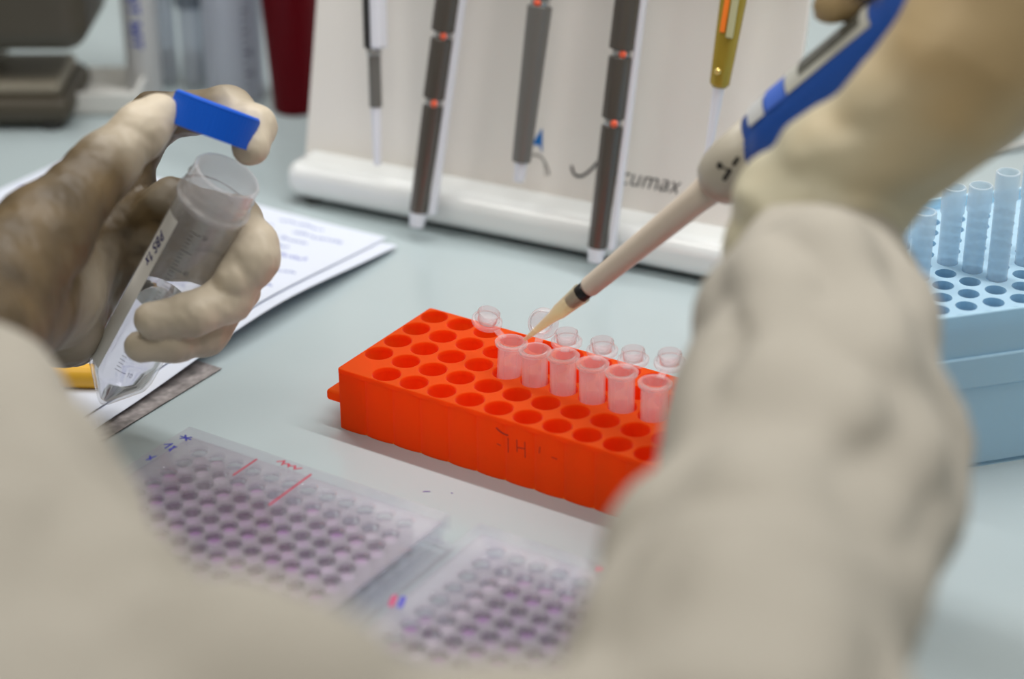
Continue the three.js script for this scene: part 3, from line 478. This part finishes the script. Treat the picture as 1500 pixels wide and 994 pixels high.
// ---------------------------------------------------------------- things at the back of the bench
{
  const rp = onY(433, 160);
  const cup = thing('red_tumbler', 'tall dark red translucent tumbler beside the pipette stand', 'tumbler', rp);
  mesh('wall', MM(lathe([[0, 0], [11.6, 0], [12.6, 1.2], [18.4, 92], [19.4, 118], [18.4, 118], [17.2, 92], [11.2, 4], [0, 4]], 44)), std({ color: [0.14, 0.001, 0.006], roughness: 0.35, specularIntensity: 0.2, transmission: 0.25, thickness: 0 }), cup);
  mesh('liquid', MM(lathe([[0, 4.2], [10.9, 4.4], [14.6, 70], [0, 70]], 36)), std({ color: [0.13, 0.002, 0.008], roughness: 0.2 }), cup);
  const milk = thin([0.78, 0.79, 0.8], 0.3, 0.6), cl = thin([0.72, 0.75, 0.82], 0.55, 0.35), bluegrey = std({ color: [0.17, 0.2, 0.24], roughness: 0.5 });
  // labelled white bottle
  const bp = onY(214, 136); const bt = thing('sample_tube', 'milky tall tube with blue vertical handwriting standing behind the thumb', 'tube', bp); orient(bt, V3(0, 1, 0), V3(CZ.x, 0, CZ.z).normalize());
  mesh('wall', MM(lathe([[0, 0], [9.5, 0], [10.2, 1.5], [10.4, 100], [9.6, 100], [9.2, 3], [0, 3]], 36)), milk, bt);
  mesh('cap', MM(lathe([[0, 98], [12, 98], [12, 112], [11, 113], [0, 113]], 36)), std({ color: [0.7, 0.72, 0.76], roughness: 0.5 }), bt);
  const vt = canvasTex(128, 512, (c) => { c.save(); c.translate(64, 250); c.rotate(PI / 2); c.fillStyle = 'rgba(40,62,180,0.95)'; c.font = 'bold 108px sans-serif'; c.textAlign = 'center'; c.textBaseline = 'middle'; c.fillText('CONT MT', 0, 0, 490); c.restore(); });
  mesh('handwriting', MM(patch(10.7, 28, 84, -0.62, 0.42)), ink(vt), bt).userData.label = 'blue handwriting down the side';
  // clear beaker with dark print
  const kp = onY(347, 140); const bk = thing('measuring_cylinder', 'pale translucent measuring cylinder with small dark print beside the red tumbler', 'cylinder', kp); orient(bk, V3(0, 1, 0), V3(CZ.x, 0, CZ.z).normalize());
  mesh('wall', MM(lathe([[0, 0], [17, 0], [17.4, 1.5], [17.4, 130], [18.2, 131], [16.4, 131], [16.2, 4], [0, 4]], 44)), cl, bk);
  const kt = canvasTex(128, 512, (c) => { c.strokeStyle = 'rgba(60,62,64,0.85)'; c.fillStyle = 'rgba(60,62,64,0.85)'; c.lineWidth = 9; for (let i = 0; i < 12; i++) { c.beginPath(); c.moveTo(34, 30 + i * 40); c.lineTo(i % 3 ? 60 : 84, 30 + i * 40); c.stroke(); } c.font = 'bold 46px sans-serif'; c.fillText('20', 66, 290); c.fillText('10', 66, 410); });
  mesh('graduation', MM(patch(17.6, 6, 60, 0.3, 0.85)), ink(kt), bk);
  // capped tubes with blue-grey content between them
  for (const [u, v, r, h, lab] of [[247, 122, 7, 92, 'slim clear tube with blue-grey cap right beside the milky labelled tube'], [287, 126, 7.5, 84, 'slim clear tube with blue-grey filling next to the measuring cylinder']]) {
    const t = thing('capped_tube', lab, 'tube', onY(u, v)); mesh('wall', MM(lathe([[0, 0], [r - 2, 0], [r, 4], [r, h], [r - 0.8, h], [r - 0.8, 5], [0, 2]], 28)), thin([0.85, 0.88, 0.92], 0.7, 0.3), t);
    mesh('filling', MM(lathe([[0, 3], [r - 1.6, 6], [r - 1.2, 20], [0, 20]], 24)), std({ color: [0.38, 0.41, 0.44], roughness: 0.6 }), t);
    mesh('cap', MM(lathe([[0, h - 34], [r + 1.2, h - 34], [r + 1.6, h + 6], [0, h + 7]], 28)), bluegrey, t);
  }
  // white tray they stand beside
  const tp = onY(120, 150); const tr = thing('plastic_tray', 'low white plastic tray in front of the brown bench instrument', 'tray', tp); tr.rotation.y = YAW;
  mesh('floor_panel', MM(bx(74, 3, 46, 0, 2, 0, 1)), std({ color: [0.72, 0.72, 0.69], roughness: 0.45 }), tr);
  for (const [w, d, x, z] of [[74, 3, 0, 22], [74, 3, 0, -22], [3, 46, 36, 0], [3, 46, -36, 0]]) mesh('rim', MM(bx(w, 12, d, x, 8, z, 1)), std({ color: [0.76, 0.76, 0.73], roughness: 0.4 }), tr);
  // brown instrument at the bench end
  const ip = onY(20, 196); const ins = thing('bench_mixer', 'brown and cream bench mixer with an overhanging dark head', 'instrument', ip); ins.rotation.y = YAW;
  const br = std({ color: [0.06, 0.05, 0.033], roughness: 0.5 }), cr = std({ color: [0.3, 0.27, 0.21], roughness: 0.5 });
  mesh('base', MM(bx(96, 16, 70, -16, 11, -38, 7, 5)), br, ins); mesh('base_cover', MM(bx(80, 9, 54, -14, 22, -38, 4, 4)), cr, ins);
  for (const x of [-65, 20]) for (const z of [-10, -80]) mesh('foot', MM(new THREE.CylinderGeometry(6, 6, 4, 16).translate(x, 2, z)), std({ color: [0.03, 0.03, 0.03], roughness: 0.7 }), ins);
  mesh('column', MM(bx(60, 28, 26, -45, 34, -62, 5, 4)), std({ color: [0.6, 0.6, 0.56], roughness: 0.5 }), ins); mesh('head', MM(bx(130, 62, 80, -20, 76, -42, 14, 6)), br, ins);
  // cable
  const pts = [[1330, 150], [1400, 190], [1440, 213], [1475, 214], [1520, 205], [1600, 190]].map(([u, v]) => toM(onY(u, v, 3)));
  tag(mesh('power_cable', new THREE.TubeGeometry(new THREE.CatmullRomCurve3(pts), 60, 0.003, 10), std({ color: [0.55, 0.56, 0.55], roughness: 0.6 })), 'pale grey cable lying on the bench behind the blue box', 'cable');
}

// ---------------------------------------------------------------- the person: coat, gloves, body
{
  const person = thing('person', 'person in a cream lab coat and latex gloves pipetting at the bench', 'person', V3(330, 0, 520));
  const gp = person.position.clone(), put = (name, geo, mat, parent = person) => { geo.translate(-gp.x, -gp.y, -gp.z); return mesh(name, geo, mat, parent); };
  const J = (u, v, d, r) => ({ p: at(u, v, d), r });
  const T = (t, deg, R, r) => { const a = deg * PI / 180; return { p: TM.clone().addScaledVector(TA, -t).addScaledVector(TR, R * Math.cos(a)).addScaledVector(TF, R * Math.sin(a)), r }; };   // around the conical tube
  const union = (parts, k) => (x, y, z) => { let d = 1e9; for (const f of parts) d = smin(d, f(x, y, z), k); return d; };

  // left hand
  const LH = [
    [chain([J(-60, 500, 690, 25), J(60, 420, 800, 21), J(150, 350, 838, 15)], 8), chain([J(60, 420, 800, 21), J(92, 470, 830, 15), J(108, 498, 848, 11)], 8), chain([J(150, 350, 838, 15), J(192, 290, 838, 11)], 8), chain([J(92, 470, 830, 15), J(142, 400, 848, 14), J(185, 320, 844, 10)], 8)],
    chain([J(-50, 480, 700, 22), J(60, 345, 748, 17), J(150, 245, 776, 11.5), J(206, 192, 789, 9.4), J(233, 168, 794, 8.2)], 7),   // thumb
    chain([J(170, 280, 838, 11), J(225, 172, 842, 9.5), J(335, 160, 828, 8.8), J(372, 186, 814, 8), J(367, 216, 805, 7.2)], 5),                                // index
    chain([J(150, 360, 842, 11), T(34, 225, 24, 9), T(27, -70, 23.5, 8.8), T(24, -20, 22.5, 8.6), T(36, 8, 22.5, 7.6)], 5),               // middle
    chain([J(130, 400, 848, 11), T(48, 225, 24, 9), T(32, -70, 24, 9), T(27, -12, 24, 9.4), T(45, 6, 24, 8.6), T(51, 42, 23, 8), T(60, 76, 22, 7.2)], 5),  // ring
    chain([J(115, 450, 850, 10.5), T(64, 225, 24, 8.6), T(50, -70, 24, 8.6), T(46, -22, 25, 8.4), T(63, 10, 24, 7.6), T(67, 44, 22.6, 7), T(74, 74, 21.4, 6.2)], 5), // little
  ];
  const palmL = union(LH[0], 10), fingersL = LH.slice(1);
  const tubeSolid = cap(TM, TT.clone().addScaledVector(TA, 14), 14.3, 13.6);
  const fL = (x, y, z) => { let d = palmL(x, y, z), q = 1e9; for (const f of fingersL) q = smin(q, f(x, y, z), 0.8); d = smin(d, q, 6); return Math.max(d, -tubeSolid(x, y, z)) + 0.5 * nz(x / 11, y / 11, z / 7) + 0.35 * nz(x / 4.5, y / 4.5, z / 3); };
  // latex clings to the brown skin of the thumb base and palm; fingertips stand off and look whiter
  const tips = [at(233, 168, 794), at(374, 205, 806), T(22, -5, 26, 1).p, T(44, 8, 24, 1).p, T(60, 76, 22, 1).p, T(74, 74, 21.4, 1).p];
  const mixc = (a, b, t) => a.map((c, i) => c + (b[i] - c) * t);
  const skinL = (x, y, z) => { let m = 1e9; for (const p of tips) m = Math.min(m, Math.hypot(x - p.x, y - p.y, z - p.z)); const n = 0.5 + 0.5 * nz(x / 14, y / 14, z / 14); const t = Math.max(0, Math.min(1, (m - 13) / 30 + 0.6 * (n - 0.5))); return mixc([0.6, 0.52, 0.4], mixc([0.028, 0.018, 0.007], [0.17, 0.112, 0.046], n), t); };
  const latex = std({ color: [1, 1, 1], roughness: 0.5 }); latex.vertexColors = true;
  const bb = (list, pad) => { const lo = V3(1e9, 1e9, 1e9), hi = V3(-1e9, -1e9, -1e9); for (const p of list) { lo.min(p.clone().addScalar(-pad)); hi.max(p.clone().addScalar(pad)); } return [lo, hi]; };
  const gl = put('glove', nets(fL, ...bb([at(-60, 500, 690), at(233, 168, 794), at(380, 190, 815), T(20, -60, 30, 1).p, T(88, 82, 22, 1).p, at(60, 420, 800), at(115, 500, 850)], 32), 1.6, skinL), latex);
  gl.userData.label = 'cream latex glove, brown skin showing through';

  // right hand round the pipette
  const AX = (s, off, back, r) => ({ p: TIP.clone().addScaledVector(PD, s).addScaledVector(PD.clone().cross(CZ).normalize(), off).addScaledVector(CZ.clone().addScaledVector(PD, -CZ.dot(PD)).normalize(), back), r });
  const RW = [J(1188, 380, 668, 26), J(1196, 322, 668, 23), J(1240, 258, 660, 19.5), J(1300, 208, 652, 17.5), J(1365, 158, 646, 19), J(1420, 90, 642, 22), J(1465, 0, 640, 26)];
  const fR0 = union([chain([J(1194, 356, 668, 24.8), J(1197, 330, 668, 25)], 3), chain(RW, 14), chain([J(1340, 170, 650, 18), J(1430, 112, 655, 20), J(1475, 20, 660, 22)], 12)], 10);
  const sf = along(1215);
  const RF = [0, 1, 2].map((i) => chain([AX(sf + 40 + i * 22, 42, 0, 10.5), AX(sf + 34 + i * 22, 26, -18, 9.8), AX(sf + 28 + i * 22, 2, -24.5, 9.3), AX(sf + 24 + i * 22, -19, -14, 8.8), AX(sf + 23 + i * 22, -23.5, 2, 8)], 5));
  const th = chain([J(1450, -20, 650, 22), AX(sf + 70, 20, 26, 14), AX(sf + 100, 4, 26, 11), AX(sf + 122, -4, 20, 9)], 7);
  const pipSolid = cap(TIP.clone().addScaledVector(PD, along(1090)), TIP.clone().addScaledVector(PD, along(1090) + 140), 13.2, 14.8);
  const fR = (x, y, z) => { let d = fR0(x, y, z), q = 1e9; for (const f of RF) q = smin(q, f(x, y, z), 1.6); d = smin(smin(d, q, 6), th(x, y, z), 8); const c = at(1195, 318, 668); const w = Math.hypot(x - c.x, y - c.y, z - c.z);
    return Math.max(d, -pipSolid(x, y, z)) + 0.7 * nz(x / 16, y / 16, z / 16) + (w < 60 ? 1.5 * (1 - w / 60) * 1.3 * Math.sin(y / 3.4 + 2.5 * nz(x / 18, y / 18, z / 18)) : 0); };
  const skinR = (x, y, z) => { const n = 0.5 + 0.5 * nz(x / 17, y / 17, z / 17), c = at(1195, 318, 668), w = Math.hypot(x - c.x, y - c.y, z - c.z), t = Math.max(0, Math.min(1, (w - 26) / 40 + 0.7 * (n - 0.5))); return mixc([0.52, 0.48, 0.345], mixc([0.35, 0.25, 0.12], [0.52, 0.39, 0.21], n), t); };
  const gr = put('glove', nets(fR, ...bb([...RW.map((q) => q.p), AX(sf + 110, 30, 30, 1).p, AX(sf + 110, -20, -25, 1).p, at(1500, 10, 655)], 34), 2.2, skinR), latex);
  gr.userData.label = 'cream latex glove with a rolled cuff over the sleeve';

  // lab coat: both sleeves and the chest
  const SR = [J(1194, 392, 664, 25), J(1198, 440, 648, 28.5), J(1200, 520, 618, 35), J(1192, 620, 585, 37), J(1166, 730, 548, 36), J(1126, 850, 506, 34.5), J(1082, 1000, 456, 35), J(1040, 1220, 400, 36)];
  const SL = [J(-105, 620, 640, 30), J(-100, 710, 575, 40), J(-80, 830, 500, 44), J(-40, 1000, 430, 45), J(40, 1240, 380, 45)];
  const CH = [J(300, 1055, 392, 31), J(410, 1180, 388, 33), J(590, 1290, 390, 35), J(820, 1270, 410, 37), J(960, 1200, 430, 36)];
  const sr = chain(SR, 14), sl = chain(SL, 14), ch = chain(CH, 20);
  const chest2 = cap(V3(300, 120, 600), V3(470, 120, 570), 118, 118), shoulders = cap(V3(190, 190, 640), V3(560, 190, 570), 78, 78);
  const tor = cap(V3(270, 40, 480), V3(430, 40, 480), 95, 95), low = cap(V3(280, -270, 590), V3(450, -270, 560), 125, 125);
  const fold = (x, y, z) => 7 * nz(x / 70, y / 48, z / 70) + 9 * (0.3 - Math.abs(nz(x / 44 + 5, y / 30, z / 44))) + 1.6 * nz(x / 24 + 9, y / 15, z / 24) + 0.4 * nz(x / 10, y / 9, z / 10);
  const fC = (x, y, z) => { let d = smin(sr(x, y, z), sl(x, y, z), 10); d = smin(d, ch(x, y, z), 8); d = smin(d, smin(smin(tor(x, y, z), low(x, y, z), 40), smin(chest2(x, y, z), shoulders(x, y, z), 40), 40), 14); return d + fold(x, y, z); };
  const weave = noiseTex(256, (u, v) => 0.5 + 0.25 * Math.sin(u * 2 * PI * 64) * Math.sin(v * 2 * PI * 64) + 0.25 * nz(u * 20, v * 20, 2));
  const cloth = std({ color: [0.41, 0.38, 0.325], roughness: 0.9 });
  put('lab_coat', nets(fC, V3(-40, -420, -40), V3(680, 320, 760), 5.5), cloth).userData.label = 'cream cotton lab coat';

  // body inside the clothes, one continuous surface
  const inner = (list, q) => list.map(({ p, r }) => ({ p, r: r - q }));
  const bodyF = union([chain(inner(SR, 11), 10), chain(inner(SL, 11), 10), chain([{ p: SR[0].p, r: 16 }, ...inner(RW.slice(1), 8)], 10), chain([{ p: SL[0].p, r: 18 }, J(-60, 500, 690, 18), J(60, 420, 800, 14), J(150, 350, 838, 9)], 10), chain(inner(CH, 14), 16), cap(V3(270, 40, 480), V3(430, 40, 480), 80, 80), cap(V3(280, -270, 590), V3(450, -270, 560), 105, 105), cap(V3(300, 120, 600), V3(470, 120, 570), 100, 100), cap(V3(190, 190, 640), V3(560, 190, 570), 62, 62)], 16);
  put('body', nets(bodyF, V3(-80, -400, -40), V3(660, 320, 740), 9), std({ color: [0.25, 0.15, 0.09], roughness: 0.6 }));
}

renderer.render(scene, camera);
